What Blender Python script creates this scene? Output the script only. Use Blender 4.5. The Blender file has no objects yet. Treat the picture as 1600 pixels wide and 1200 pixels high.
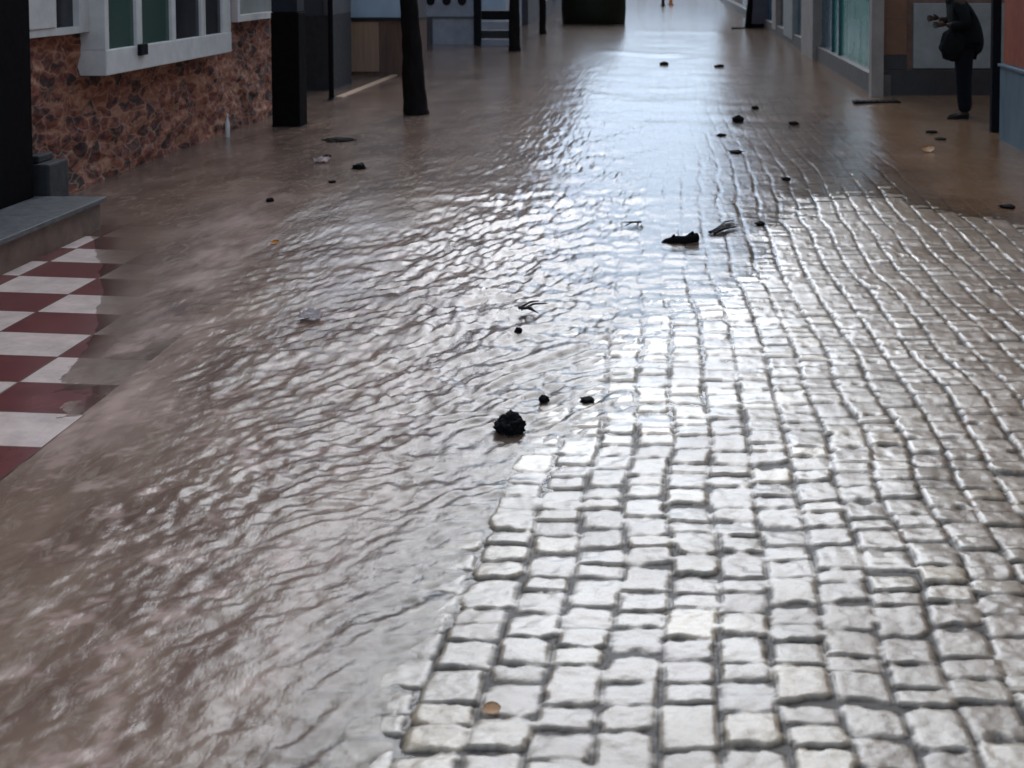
import bpy, bmesh, math, random
import numpy as np
from mathutils import Vector, Matrix, noise as mnoise
R = math.radians
random.seed(7)
sc = bpy.context.scene
COL = sc.collection

# ------------------------------------------------------------------ camera
F = 2000.0; HC = 1.75; PITCH = R(3.0); YAW = R(1.0); ROLL = R(0.0)
VPX, HOR = 1040.0, -50.0
CX = VPX - F * math.tan(YAW); CY = HOR + F * math.tan(PITCH)
cd = bpy.data.cameras.new('camera'); cam = bpy.data.objects.new('camera', cd); COL.objects.link(cam)
cd.sensor_fit = 'HORIZONTAL'; cd.sensor_width = 36; cd.lens = 36 * F / 1600
cd.shift_x = (800 - CX) / 1600; cd.shift_y = (CY - 600) / 1600
cd.clip_start = 0.05; cd.clip_end = 3000
cd.dof.use_dof = True; cd.dof.focus_distance = 6.0; cd.dof.aperture_fstop = 4.5
cam.location = (0, 0, HC)
CM = (Matrix.Rotation(YAW, 3, 'Z') @ Matrix.Rotation(R(90) - PITCH, 3, 'X') @ Matrix.Rotation(ROLL, 3, 'Z'))
cam.rotation_euler = CM.to_euler()
sc.camera = cam
def ray(px, py):
    return CM @ Vector(((px - CX) / F, -(py - CY) / F, -1))
def at(px, py, z=0.0):
    d = ray(px, py); t = (z - HC) / d.z
    return Vector((d.x * t, d.y * t, z))
def atY(px, py, Y):
    d = ray(px, py); t = Y / d.y
    return Vector((d.x * t, Y, HC + d.z * t))
def atX(px, py, X):
    d = ray(px, py); t = X / d.x
    return Vector((X, d.y * t, HC + d.z * t))

# ------------------------------------------------------------------ world + sun
SUN_EL, SUN_AZ = R(37), R(-.5)
w = bpy.data.worlds.new('World'); sc.world = w; w.use_nodes = True
nt = w.node_tree; bg = nt.nodes['Background']
sky = nt.nodes.new('ShaderNodeTexSky'); sky.sky_type = 'NISHITA'; sky.sun_disc = False
sky.sun_elevation = SUN_EL; sky.sun_rotation = SUN_AZ; sky.dust_density = .4; sky.air_density = 1.0; sky.ozone_density = 2.0
# broken overcast: cloud cover mixed over the clear sky
wtc = nt.nodes.new('ShaderNodeTexCoord'); wn = nt.nodes.new('ShaderNodeTexNoise'); wn.inputs['Scale'].default_value = 2.2; wn.inputs['Detail'].default_value = 6
nt.links.new(wtc.outputs['Generated'], wn.inputs['Vector'])
wr_ = nt.nodes.new('ShaderNodeMapRange'); wr_.inputs['From Min'].default_value = .35; wr_.inputs['From Max'].default_value = .65; wr_.inputs['To Min'].default_value = .6; wr_.inputs['To Max'].default_value = .92
nt.links.new(wn.outputs[0], wr_.inputs[0])
wm = nt.nodes.new('ShaderNodeMix'); wm.data_type = 'RGBA'; wm.inputs[7].default_value = (5.9, 7.1, 8.9, 1)
# the cloud is brighter towards the hidden sun
dp = nt.nodes.new('ShaderNodeVectorMath'); dp.operation = 'DOT_PRODUCT'
dp.inputs[1].default_value = (math.sin(SUN_AZ) * math.cos(SUN_EL - R(8)), math.cos(SUN_AZ) * math.cos(SUN_EL - R(8)), math.sin(SUN_EL - R(8)))
nt.links.new(wtc.outputs['Generated'], dp.inputs[0])
mx0 = nt.nodes.new('ShaderNodeMath'); mx0.operation = 'MAXIMUM'; mx0.inputs[1].default_value = 0; nt.links.new(dp.outputs['Value'], mx0.inputs[0])
pw = nt.nodes.new('ShaderNodeMath'); pw.operation = 'POWER'; pw.inputs[1].default_value = 9; nt.links.new(mx0.outputs[0], pw.inputs[0])
gl = nt.nodes.new('ShaderNodeMath'); gl.operation = 'MULTIPLY_ADD'; gl.inputs[1].default_value = 1.9; gl.inputs[2].default_value = .8; nt.links.new(pw.outputs[0], gl.inputs[0])
gc = nt.nodes.new('ShaderNodeVectorMath'); gc.operation = 'SCALE'; gc.inputs[0].default_value = (5.6, 7.1, 9.3); nt.links.new(gl.outputs[0], gc.inputs['Scale'])
nt.links.new(gc.outputs[0], wm.inputs[7])
nt.links.new(wr_.outputs[0], wm.inputs[0]); nt.links.new(sky.outputs[0], wm.inputs[6])
nt.links.new(wm.outputs[2], bg.inputs[0]); bg.inputs[1].default_value = 0.14
sl = bpy.data.lights.new('sun', 'SUN'); sl.energy = 1.3; sl.angle = R(40); sl.color = (1, .93, .83)
so = bpy.data.objects.new('sun', sl); COL.objects.link(so)
sd = Vector((math.sin(SUN_AZ) * math.cos(SUN_EL), math.cos(SUN_AZ) * math.cos(SUN_EL), math.sin(SUN_EL)))
so.rotation_euler = sd.to_track_quat('Z', 'Y').to_euler(); so.location = (0, 30, 30)
sc.view_settings.view_transform = 'Standard'; sc.view_settings.look = 'None'
sc.view_settings.exposure = 0.40; sc.view_settings.gamma = 1.0
sc.cycles.max_bounces = 6; sc.cycles.transparent_max_bounces = 8

# ------------------------------------------------------------------ materials
def lin(c):
    return tuple(((x / 255) / 12.92 if x / 255 <= .04045 else ((x / 255 + .055) / 1.055) ** 2.4) for x in c)
def mat(name, c, rough=.6, c2=None, scale=8, stretch=(1, 1, 1), bump=0, metal=0, spec=.5, contrast=.2, detail=6):
    m = bpy.data.materials.new(name); m.use_nodes = True
    t = m.node_tree; b = t.nodes['Principled BSDF']
    b.inputs['Roughness'].default_value = rough; b.inputs['Metallic'].default_value = metal
    b.inputs['Specular IOR Level'].default_value = spec
    tc = t.nodes.new('ShaderNodeTexCoord'); mp = t.nodes.new('ShaderNodeMapping')
    mp.inputs['Scale'].default_value = stretch
    t.links.new(tc.outputs['Object'], mp.inputs[0])
    n = t.nodes.new('ShaderNodeTexNoise'); n.inputs['Scale'].default_value = scale; n.inputs['Detail'].default_value = detail
    n.inputs['Roughness'].default_value = .65
    t.links.new(mp.outputs[0], n.inputs['Vector'])
    r = t.nodes.new('ShaderNodeValToRGB')
    r.color_ramp.elements[0].position = .5 - contrast; r.color_ramp.elements[1].position = .5 + contrast
    c2 = c2 or tuple(x * .62 for x in c)
    r.color_ramp.elements[0].color = (*c2, 1); r.color_ramp.elements[1].color = (*c, 1)
    t.links.new(n.outputs[0], r.inputs[0]); t.links.new(r.outputs[0], b.inputs['Base Color'])
    n2 = t.nodes.new('ShaderNodeTexNoise'); n2.inputs['Scale'].default_value = scale * 3
    t.links.new(mp.outputs[0], n2.inputs['Vector'])
    mr = t.nodes.new('ShaderNodeMapRange'); mr.inputs['To Min'].default_value = max(.02, rough - .12); mr.inputs['To Max'].default_value = min(1, rough + .12)
    t.links.new(n2.outputs[0], mr.inputs[0]); t.links.new(mr.outputs[0], b.inputs['Roughness'])
    if bump:
        bp = t.nodes.new('ShaderNodeBump'); bp.inputs['Strength'].default_value = bump; bp.inputs['Distance'].default_value = .02
        t.links.new(n.outputs[0], bp.inputs['Height']); t.links.new(bp.outputs[0], b.inputs['Normal'])
    return m
M = {}
M['black'] = mat('black_stone', (.007, .006, .006), .8, spec=.03)
M['iron'] = mat('dark_iron', (.012, .013, .016), .6, scale=20, bump=.2, spec=.05)
M['grey_stone'] = mat('grey_stone', (.10, .10, .10), .5, (.05, .05, .05), 14, bump=.2)
M['dark_stone'] = mat('dark_stone', (.022, .021, .023), .7, (.009, .009, .010), 10, bump=.4)
M['kerb'] = mat('kerb_stone', (.30, .22, .18), .6, (.18, .13, .10), 9, bump=.3)
M['navy'] = mat('dark_navy_paint', (.015, .018, .026), .6, spec=.2)
M['ochre'] = mat('ochre_render', (.34, .15, .06), .85, (.22, .095, .04), 1.5, bump=.2)
M['tan'] = mat('tan_reflection', (.50, .32, .20), .7, (.36, .22, .14), 4, bump=.1)
M['pillar'] = mat('dull_cream_render', (.27, .23, .20), .75, (.17, .145, .125), 3, bump=.15)
M['riser'] = mat('brown_riser', (.17, .10, .065), .6, (.09, .05, .034), 9, bump=.2)
M['white_frame'] = mat('white_painted_frame', (.66, .63, .58), .45, (.50, .48, .45), 6)
M['grey_white'] = mat('grey_white_board', (.24, .25, .235), .55, (.17, .18, .17), 5)
M['cyan_grey'] = mat('pale_blue_board', (.40, .50, .58), .5, (.30, .38, .46), 3, (1, 1, .3))
M['white_wall'] = mat('white_render', (.33, .34, .37), .7, (.20, .21, .235), 3, bump=.15)
M['plaster'] = mat('worn_plaster', (.17, .11, .075), .85, (.10, .065, .045), 1.5, bump=.3)
M['plaster_grey'] = mat('grey_plaster', (.085, .08, .09), .85, (.045, .04, .045), 1.2, bump=.3)
M['plinth'] = mat('grey_plinth', (.085, .07, .06), .6, (.045, .037, .032), 6, bump=.3)
M['dark_plinth'] = mat('dark_plinth_stone', (.028, .024, .023), .5, (.014, .012, .012), 8, bump=.3)
M['wood'] = mat('brown_wood', (.14, .075, .05), .55, (.07, .035, .024), 6, (3, 3, .35), bump=.2)
M['wood_light'] = mat('light_wood', (.33, .205, .13), .55, (.24, .145, .09), 6, (4, 4, .25), bump=.2)
M['tile_orange'] = mat('orange_brown_tile', (.17, .075, .035), .5, (.10, .045, .022), 4, bump=.1)
M['red_panel'] = mat('orange_red_panel', (.30, .055, .012), .5, (.20, .03, .01), 3)
M['blue_panel'] = mat('steel_blue_panel', (.09, .15, .18), .45, (.045, .09, .12), 3, (1, 1, .4))
M['bark'] = mat('dark_bark', (.014, .010, .009), .9, (.005, .004, .004), 12, (1, 1, .3), bump=.8, spec=.08)
M['bin'] = mat('dark_olive_plastic', (.014, .016, .008), .6, (.009, .010, .005), 6, spec=.15)
M['orange'] = mat('orange_plastic', (.55, .16, .03), .5)
M['roof'] = mat('dark_roof_tiles', (.12, .06, .045), .8, (.06, .03, .025), 5, bump=.5)
M['cloth_dark'] = mat('dark_jacket_cloth', (.010, .011, .011), .9, (.005, .006, .006), 25, bump=.4, spec=.1)
M['trouser'] = mat('dark_trouser_cloth', (.008, .009, .012), .9, scale=30, bump=.3, spec=.1)
M['skin'] = mat('skin', (.055, .032, .023), .6, (.045, .026, .019), 12, spec=.1)
M['hair'] = mat('dark_hair', (.015, .011, .009), .6, scale=60, stretch=(1, 1, .2), bump=.5)
M['shoe'] = mat('black_shoe', (.008, .008, .008), .7, spec=.08)
M['leaf_orange'] = mat('dead_leaf_orange', (.80, .36, .06), .5, (.55, .22, .04), 30)
M['leaf_cream'] = mat('dead_leaf_cream', (.75, .50, .28), .5, (.60, .34, .15), 30)
M['paper'] = mat('soaked_paper', (.85, .76, .72), .5, (.5, .4, .38), 20)
M['debris'] = mat('wet_dark_litter', (.008, .007, .007), .85, (.003, .003, .003), 20, bump=.6, spec=.1)
M['twig'] = mat('wet_twig', (.02, .014, .012), .5, scale=30, bump=.5)

def glass_mat(name, c, rough=.12):
    m = mat(name, c, rough, tuple(x * .7 for x in c), 1.2, (1, 1, .5)); return m
M['glass_green'] = glass_mat('green_glass', (.03, .075, .055), .2)
M['glass_teal'] = glass_mat('teal_glass', (.015, .20, .14), .25)
M['glass_blue'] = glass_mat('blue_glass', (.02, .07, .10), .25)
M['glass_dark'] = glass_mat('dark_glass', (.012, .012, .018), .12)

def foliage_mat(name, c1, c2):
    m = bpy.data.materials.new(name); m.use_nodes = True; t = m.node_tree; b = t.nodes['Principled BSDF']
    g = t.nodes.new('ShaderNodeNewGeometry'); r = t.nodes.new('ShaderNodeValToRGB')
    r.color_ramp.elements[0].color = (*c1, 1); r.color_ramp.elements[1].color = (*c2, 1)
    t.links.new(g.outputs['Random Per Island'], r.inputs[0]); t.links.new(r.outputs[0], b.inputs['Base Color'])
    b.inputs['Roughness'].default_value = .55
    return m
M['leaves'] = foliage_mat('tree_leaves', (.02, .035, .012), (.07, .10, .03))

# ------------------------------------------------------------------ object helpers
def link(name, me, parent=None, loc=None):
    o = bpy.data.objects.new(name, me); COL.objects.link(o)
    if parent: o.parent = parent
    if loc is not None: o.location = loc
    return o
def tag(o, label=None, cat=None, group=None, kind=None):
    if label: o['label'] = label
    if cat: o['category'] = cat
    if group: o['group'] = group
    if kind: o['kind'] = kind
    return o
def empty(name, loc=(0, 0, 0), rz=0):
    o = bpy.data.objects.new(name, None); COL.objects.link(o); o.location = loc; o.rotation_euler = (0, 0, rz); return o
class MB:
    def __init__(s): s.bm = bmesh.new()
    def box(s, x0, x1, y0, y1, z0, z1, bev=0):
        r = bmesh.ops.create_cube(s.bm, size=1)
        bmesh.ops.scale(s.bm, vec=(x1 - x0, y1 - y0, z1 - z0), verts=r['verts'])
        bmesh.ops.translate(s.bm, vec=((x0 + x1) / 2, (y0 + y1) / 2, (z0 + z1) / 2), verts=r['verts'])
        if bev:
            es = list({e for v in r['verts'] for e in v.link_edges})
            bmesh.ops.bevel(s.bm, geom=es, offset=bev, segments=2, affect='EDGES', profile=.6)
        return s
    def tube(s, pts, rads, n=10, cap=True):
        rings = []
        for i, p in enumerate(pts):
            p = Vector(p)
            a = Vector(pts[max(0, i - 1)]); b = Vector(pts[min(len(pts) - 1, i + 1)])
            d = (b - a).normalized(); u = d.orthogonal().normalized(); v = d.cross(u)
            if i and rings:
                u = (prev - d * prev.dot(d)).normalized(); v = d.cross(u)
            prev = u
            rings.append([s.bm.verts.new(p + (u * math.cos(k * 2 * math.pi / n) + v * math.sin(k * 2 * math.pi / n)) * rads[i]) for k in range(n)])
        for a, b in zip(rings, rings[1:]):
            for k in range(n): s.bm.faces.new((a[k], a[(k + 1) % n], b[(k + 1) % n], b[k]))
        if cap:
            s.bm.faces.new(rings[0][::-1]); s.bm.faces.new(rings[-1])
        return s
    def lathe(s, prof, n=32, c=(0, 0)):
        rings = [[s.bm.verts.new((c[0] + r * math.cos(k * 2 * math.pi / n), c[1] + r * math.sin(k * 2 * math.pi / n), z)) for k in range(n)] for r, z in prof]
        for a, b in zip(rings, rings[1:]):
            for k in range(n): s.bm.faces.new((a[k], a[(k + 1) % n], b[(k + 1) % n], b[k]))
        s.bm.faces.new(rings[0][::-1]); s.bm.faces.new(rings[-1]); return s
    def build(s, name, m, parent=None, smooth=False):
        me = bpy.data.meshes.new(name); bmesh.ops.recalc_face_normals(s.bm, faces=s.bm.faces[:]); s.bm.to_mesh(me); s.bm.free()
        me.materials.append(m)
        if smooth:
            for p in me.polygons: p.use_smooth = True
        return link(name, me, parent)

# ------------------------------------------------------------------ numpy noise
def _h(ix, iy, seed):
    a = (ix.astype(np.int64) * 374761393 + iy.astype(np.int64) * 668265263 + seed * 1274126177) & 0xffffffff
    a = ((a ^ (a >> 13)) * 1274126177) & 0xffffffff
    a = (a ^ (a >> 16)) & 0xffffffff
    a = (a * 2246822519) & 0xffffffff
    return ((a ^ (a >> 15)) & 0xffffff) / float(0xffffff)
def vn(x, y, seed=0):
    ix = np.floor(x); iy = np.floor(y); fx = x - ix; fy = y - iy
    ux = fx * fx * fx * (fx * (fx * 6 - 15) + 10); uy = fy * fy * fy * (fy * (fy * 6 - 15) + 10)
    a = _h(ix, iy, seed); b = _h(ix + 1, iy, seed); c = _h(ix, iy + 1, seed); d = _h(ix + 1, iy + 1, seed)
    return (a + (b - a) * ux) * (1 - uy) + (c + (d - c) * ux) * uy
def fbm(x, y, seed, octv=4, pers=.5):
    s = 0; a = 1; t = 0
    for o in range(octv):
        s = s + a * (vn(x, y, seed + o * 17) - .5); t += a; a *= pers; x = x * 2.03 + 5.1; y = y * 2.03 + 1.7
    return s / t * 2
def sstep(x, a, b):
    t = np.clip((x - a) / (b - a), 0, 1); return t * t * (3 - 2 * t)

XT = -2.25            # kerb between the tile pavement and the cobbled street
def profile(X):
    tile = .02 + .03 * (-X + XT)
    road = np.interp(X, [XT, -1.9, -.5, .6, 3.6], [-.055, -.055, -.004, .0, .012])
    return np.where(X < XT, tile, road)
def stones(X, Y):
    """height, per-stone random, joint mask of the cobble paving"""
    Wd, L = .142, .118
    u = (X + .035 * np.sin(Y * .9 + X * .7) + .022 * (vn(X * 2.5, Y * 1.9, 3) - .5) * 2 + .0022*Y*X) / Wd
    c = np.floor(u); fu = u - c
    v = (Y + .02 * (vn(X * 3.1, Y * 2.3, 5) - .5)) / L + _h(c, c * 0 + 3, 11) * 7.3
    v = v + .20 * np.sin(v * 1.7 + c * 2.1) + .10 * np.sin(v * 3.1 + c * 5.3)
    r = np.floor(v); fv = v - r
    h1 = _h(c, r, 21); h2 = _h(c, r, 22); h3 = _h(c, r, 23); h4 = _h(c, r, 24); h5 = _h(c, r, 25)
    wob = (vn(X * 26, Y * 26, 31) - .5) * .14
    eu = np.minimum(fu - .02 * h3, 1 - fu - .04 * h4) + wob * .8; ev = np.minimum(fv - .05 * h4, 1 - fv - .05 * h5) + wob
    du = eu * Wd + .0072; dv = ev * L * .9 + .0072
    rc = .022
    ax = np.clip(rc - (du - .006), 0, None); ay = np.clip(rc - (dv - .006), 0, None)
    d = rc - np.sqrt(ax * ax + ay * ay)
    m = sstep(d + .004 * (vn(X * 80, Y * 80, 33) - .5), 0, .0085)
    dome = m * (.0072 + .0012 * sstep(d, .006, .024))
    tilt = ((fu - .5) * (h2 - .5) + (fv - .5) * (h3 - .5)) * .014
    z = dome + m * ((h1 - .5) * .007 + tilt * .7) + .0024 * fbm(X * 24, Y * 24, 41, 4, .6) * (.6 + m) - .0105
    z = z + .015 * fbm(X * 1.3, Y * 1.3, 51, 4)
    return z, h1 * .6 + h5 * .4, m
def ground_h(X, Y):
    z, t, m = stones(X, Y)
    road = X > XT + .02
    z = np.where(road, z, 0)
    return profile(X) + z, t, m

def water_h(X, Y):
    wl = np.interp(Y, [1, 3.0, 4.4, 5.4, 7.3, 8.0, 9.3, 14, 30, 130], [.012, .012, .016, .026, .051, .062, .092, .11, .11, .11])
    wr = np.interp(Y, [1, 3.6, 5.0, 6.0, 7.5, 9, 12, 30, 130], [-.048, -.034, -.014, -.006, .002, .007, .018, .05, .06])
    s = .25 * sstep(X, -2.3, -.9) + .75 * sstep(X, -1.15, -.10)
    base = wl * (1 - s) + wr * s
    # right-hand fringe: thins out again towards the shops
    base = base - .012 * sstep(X, .3, 1.2) * (1 - sstep(Y, 8, 12)) + .034 * sstep(X, 1.7, 2.8) * sstep(Y, 7.2, 10)
    base = base + .016 * (1 - sstep(Y, 3.8, 5.4)) * sstep(X, -2.2, -1.7) * (1 - sstep(X, -.85, -.40))
    # a thin film drapes over the stones beneath it
    sz = stones(X, Y)[0]; dd = np.clip(base - profile(X), 0, None)
    base = base + sz * .75 * np.exp(-dd / .016) * sstep(X, -1.3, -.3) * sstep(Y, 4.5, 6.5) * (1 - sstep(Y, 12, 22))
    # flow-aligned coordinates
    a = R(33); s_ = X * math.sin(a) + Y * math.cos(a); n_ = X * math.cos(a) - Y * math.sin(a)
    s_ = s_ + .25 * fbm(X * 1.1, Y * 1.1, 77, 2); n_ = n_ + .10 * fbm(X * 1.6, Y * 1.6, 78, 2)
    dy = np.maximum(.01, .0009 * Y * Y)
    big = fbm(s_ * 2.2, n_ * 6.5, 101, 2); 
    mid = 1 - 2 * np.abs(fbm(s_ * 5.5, n_ * 13, 103, 2))
    fine = fbm(s_ * 13, n_ * 27, 107, 3)
    iso = .5 * fbm(X * 17, Y * 15, 109, 3) + .8 * fbm(s_ * 17, n_ * 44, 112, 3, .6)
    fade = 1 - sstep(Y, 9, 26)
    turb = sstep(X, -2.0, -1.1) * (1 - sstep(X, -.45, .15)) * fade
    patch = sstep(fbm(X * .9, Y * .9, 120, 2), -.35, .35)
    left = .75 * (1 - sstep(X, -2.1, -1.1)) * sstep(X, -2.9, -2.15)
    amp = turb * (.55 + .9 * patch)
    vf = fbm(X * 36, Y * 30, 111, 2)
    z = amp * (.0080 * big + .0046 * (mid - .3) + .0060 * fine + .0056 * iso + .0016 * vf)
    z = z + left * (.0040 * big + .0024 * (mid - .3) + .0036 * fine + .0044 * iso + .0012 * vf) * (.5 + patch) * (1 - .6 * sstep(Y, 6, 12))
    z = z + (.0009 * fbm(X * 4, Y * 5, 130, 3) + .0005 * iso) * (1 - sstep(Y, 20, 50))
    # a crest where the current spills off the kerb
    cx = -2.30 - .10 * (Y - 4) * (Y < 6) - .2 * (Y >= 6) + .12 * fbm(Y * 1.3, Y * 0 + 2, 140, 2)
    z = z + .006 * np.exp(-((X - cx) / .10) ** 2) * (.5 + .5 * vn(Y * 3, X * 2, 141)) * (1 - sstep(Y, 8, 11)) * sstep(Y, 4.6, 5.4)
    # standing ripples across the street further away
    for (yc, x0, x1, hh) in ((16.3, -.9, .6, .012), (16.9, -1.2, -.5, .008), (14.7, .6, 1.5, .008), (25.2, -1.3, .25, .02), (34.0, -.7, 1.5, .02), (11.1, -2.9, -1.9, .004), (9.6, -1.0, .3, .004)):
        z = z + hh * np.exp(-((Y - yc - .10 * np.sin(X * 3)) / (.02 * yc)) ** 2) * sstep(X, x0 - .3, x0 + .2) * (1 - sstep(X, x1 - .2, x1 + .3))
    z = z + .010 * (fbm(X * 1.1, Y * 2.2, 170, 3)) * sstep(Y, 11, 16) * (1 - .6 * sstep(Y, 30, 60)) * sstep(X, -1.5, 0)
    z = z + .0050 * fbm(X * 5, Y * 6.5, 180, 3, .6) * sstep(Y, 6.5, 9) * (1 - sstep(Y, 15, 24)) * sstep(X, .9, 1.6)
    # wavelets transverse to the street in the mid distance left
    tr = sstep(Y, 5.5, 8) * (1 - sstep(Y, 16, 30)) * sstep(X, -2.6, -1.2) * (1 - sstep(X, -.9 , -.1))
    z = z + tr * .0095 * fbm(X * 3.4 , Y * 3.6, 150, 4, .6)
    return base + z

def foam(X, Y):
    cx = np.interp(Y, [2, 4.0, 5.0, 6, 7, 8.4, 10.5, 14], [-2.12, -2.20, -2.30, -2.42, -2.58, -2.72, -3.0, -3.4]) + .10 * fbm(Y * 1.1, Y * 0 + 2, 140, 2)
    wd = .17 + .10 * vn(Y * 1.5, Y * 0, 143)
    br = sstep(fbm(X * 7, Y * 3.5, 145, 4, .6), -.45, .45)
    st = np.exp(-((X - cx) / wd) ** 2) * (1 - sstep(Y, 8, 10.5)) * sstep(Y, 4.0, 5.0) * (.15 + .85 * br) * .85
    ed = sstep(fbm(X * 9 + Y * 3, Y * 9 - X * 3, 160, 4, .65), .12, .5) * (1 - sstep(X, -1.2, -.5)) * sstep(X, -2.4, -2.1) * (1 - sstep(Y, 6, 10)) * .5
    return np.clip(np.maximum(st, ed), 0, 1)
def rows(y0, ymid, y1, k, dmin):
    ys = [y0]
    while ys[-1] < y1:
        y = ys[-1]; ys.append(y + (dmin * 2 if y < ymid else max(dmin, k * y * y)))
    return np.array(ys)
def grid_mesh(name, xs, ys, zfun, m, attrs=None, smooth=True):
    X, Y = np.meshgrid(xs, ys); out = zfun(X, Y)
    Z = out[0] if isinstance(out, tuple) else out
    nx, ny = len(xs), len(ys)
    co = np.stack([X, Y, Z], -1).reshape(-1, 3).astype(np.float32)
    i = np.arange((ny - 1) * nx).reshape(ny - 1, nx)[:, :-1].ravel()
    f = np.stack([i, i + 1, i + nx + 1, i + nx], -1).astype(np.int32)
    me = bpy.data.meshes.new(name)
    me.vertices.add(len(co)); me.vertices.foreach_set('co', co.ravel())
    me.loops.add(f.size); me.loops.foreach_set('vertex_index', f.ravel())
    me.polygons.add(len(f)); me.polygons.foreach_set('loop_start', np.arange(0, f.size, 4, dtype=np.int32))
    if smooth: me.polygons.foreach_set('use_smooth', np.ones(len(f), bool))
    me.update(calc_edges=True)
    if attrs:
        for an, arr in attrs(X, Y, out).items():
            at_ = me.attributes.new(an, 'FLOAT', 'POINT'); at_.data.foreach_set('value', arr.ravel().astype(np.float32))
    me.materials.append(m)
    return link(name, me)

# ---- cobble material
def cobble_material():
    m = bpy.data.materials.new('wet_cobbles'); m.use_nodes = True; t = m.node_tree; b = t.nodes['Principled BSDF']
    N = t.nodes.new; Lk = t.links.new
    a = N('ShaderNodeAttribute'); a.attribute_name = 'tone'; j = N('ShaderNodeAttribute'); j.attribute_name = 'stone'
    r = N('ShaderNodeValToRGB'); els = r.color_ramp.elements
    els[0].color = (.12, .088, .06, 1); els[1].color = (.38, .295, .195, 1); els[1].position = .9
    e = els.new(.35); e.color = (.20, .148, .098, 1); e = els.new(.6); e.color = (.28, .23, .17, 1)
    Lk(a.outputs['Fac'], r.inputs[0])
    tc = N('ShaderNodeTexCoord')
    n = N('ShaderNodeTexNoise'); n.inputs['Scale'].default_value = 38; n.inputs['Detail'].default_value = 8; n.inputs['Roughness'].default_value = .7
    Lk(tc.outputs['Object'], n.inputs['Vector'])
    n3 = N('ShaderNodeTexNoise'); n3.inputs['Scale'].default_value = 1.7; n3.inputs['Detail'].default_value = 4
    Lk(tc.outputs['Object'], n3.inputs['Vector'])
    mr = N('ShaderNodeMapRange'); mr.inputs['From Min'].default_value = .3; mr.inputs['From Max'].default_value = .7; mr.inputs['To Min'].default_value = .5; mr.inputs['To Max'].default_value = 1.35
    Lk(n.outputs[0], mr.inputs[0])
    mul = N('ShaderNodeMix'); mul.data_type = 'RGBA'; mul.blend_type = 'MULTIPLY'; mul.inputs[0].default_value = 1
    Lk(r.outputs[0], mul.inputs[6]); Lk(mr.outputs[0], mul.inputs[7])
    # silt stains in broad patches
    mr3 = N('ShaderNodeMapRange'); mr3.inputs['From Min'].default_value = .42; mr3.inputs['From Max'].default_value = .62; mr3.inputs['To Max'].default_value = .55
    Lk(n3.outputs[0], mr3.inputs[0])
    silt_and_reflection = N('ShaderNodeMix'); silt_and_reflection.data_type = 'RGBA'; silt_and_reflection.inputs[7].default_value = (.16, .11, .07, 1)
    Lk(mr3.outputs[0], silt_and_reflection.inputs[0]); Lk(mul.outputs[2], silt_and_reflection.inputs[6])
    mx = N('ShaderNodeMix'); mx.data_type = 'RGBA'; mx.inputs[6].default_value = (.024, .018, .014, 1)
    sa = N('ShaderNodeAttribute'); sa.attribute_name = 'silt_and_reflection'
    s2 = N('ShaderNodeMix'); s2.data_type = 'RGBA'; s2.inputs[7].default_value = (.15, .090, .045, 1); Lk(sa.outputs['Fac'], s2.inputs[0]); Lk(silt_and_reflection.outputs[2], s2.inputs[6]); silt_and_reflection = s2  # brown reflection of the right-hand buildings painted into the stone colour
    Lk(j.outputs['Fac'], mx.inputs[0]); Lk(silt_and_reflection.outputs[2], mx.inputs[7]); Lk(mx.outputs[2], b.inputs['Base Color'])
    rr = N('ShaderNodeMapRange'); rr.inputs['To Min'].default_value = .17; rr.inputs['To Max'].default_value = .50
    Lk(n.outputs[0], rr.inputs[0])
    rj = N('ShaderNodeMix'); rj.inputs[2].default_value = .6; Lk(j.outputs['Fac'], rj.inputs[0]); Lk(rr.outputs[0], rj.inputs[3]); Lk(rj.outputs[0], b.inputs['Roughness'])
    sj = N('ShaderNodeMapRange'); sj.inputs['To Min'].default_value = .25; sj.inputs['To Max'].default_value = .6; Lk(j.outputs['Fac'], sj.inputs[0]); Lk(sj.outputs[0], b.inputs['Specular IOR Level'])
    bp = N('ShaderNodeBump'); bp.inputs['Strength'].default_value = .55; bp.inputs['Distance'].default_value = .005
    Lk(n.outputs[0], bp.inputs['Height']); Lk(bp.outputs[0], b.inputs['Normal'])
    # film of water over the stone
    cw = N('ShaderNodeMapRange'); cw.inputs['To Min'].default_value = .1; cw.inputs['To Max'].default_value = .45; Lk(j.outputs['Fac'], cw.inputs[0]); Lk(cw.outputs[0], b.inputs['Coat Weight'])
    b.inputs['Coat IOR'].default_value = 1.45
    cr = N('ShaderNodeMapRange'); cr.inputs['From Min'].default_value = .4; cr.inputs['From Max'].default_value = .65; cr.inputs['To Min'].default_value = .2; cr.inputs['To Max'].default_value = .45; Lk(n3.outputs[0], cr.inputs[0]); Lk(cr.outputs[0], b.inputs['Coat Roughness'])
    return m
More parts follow.
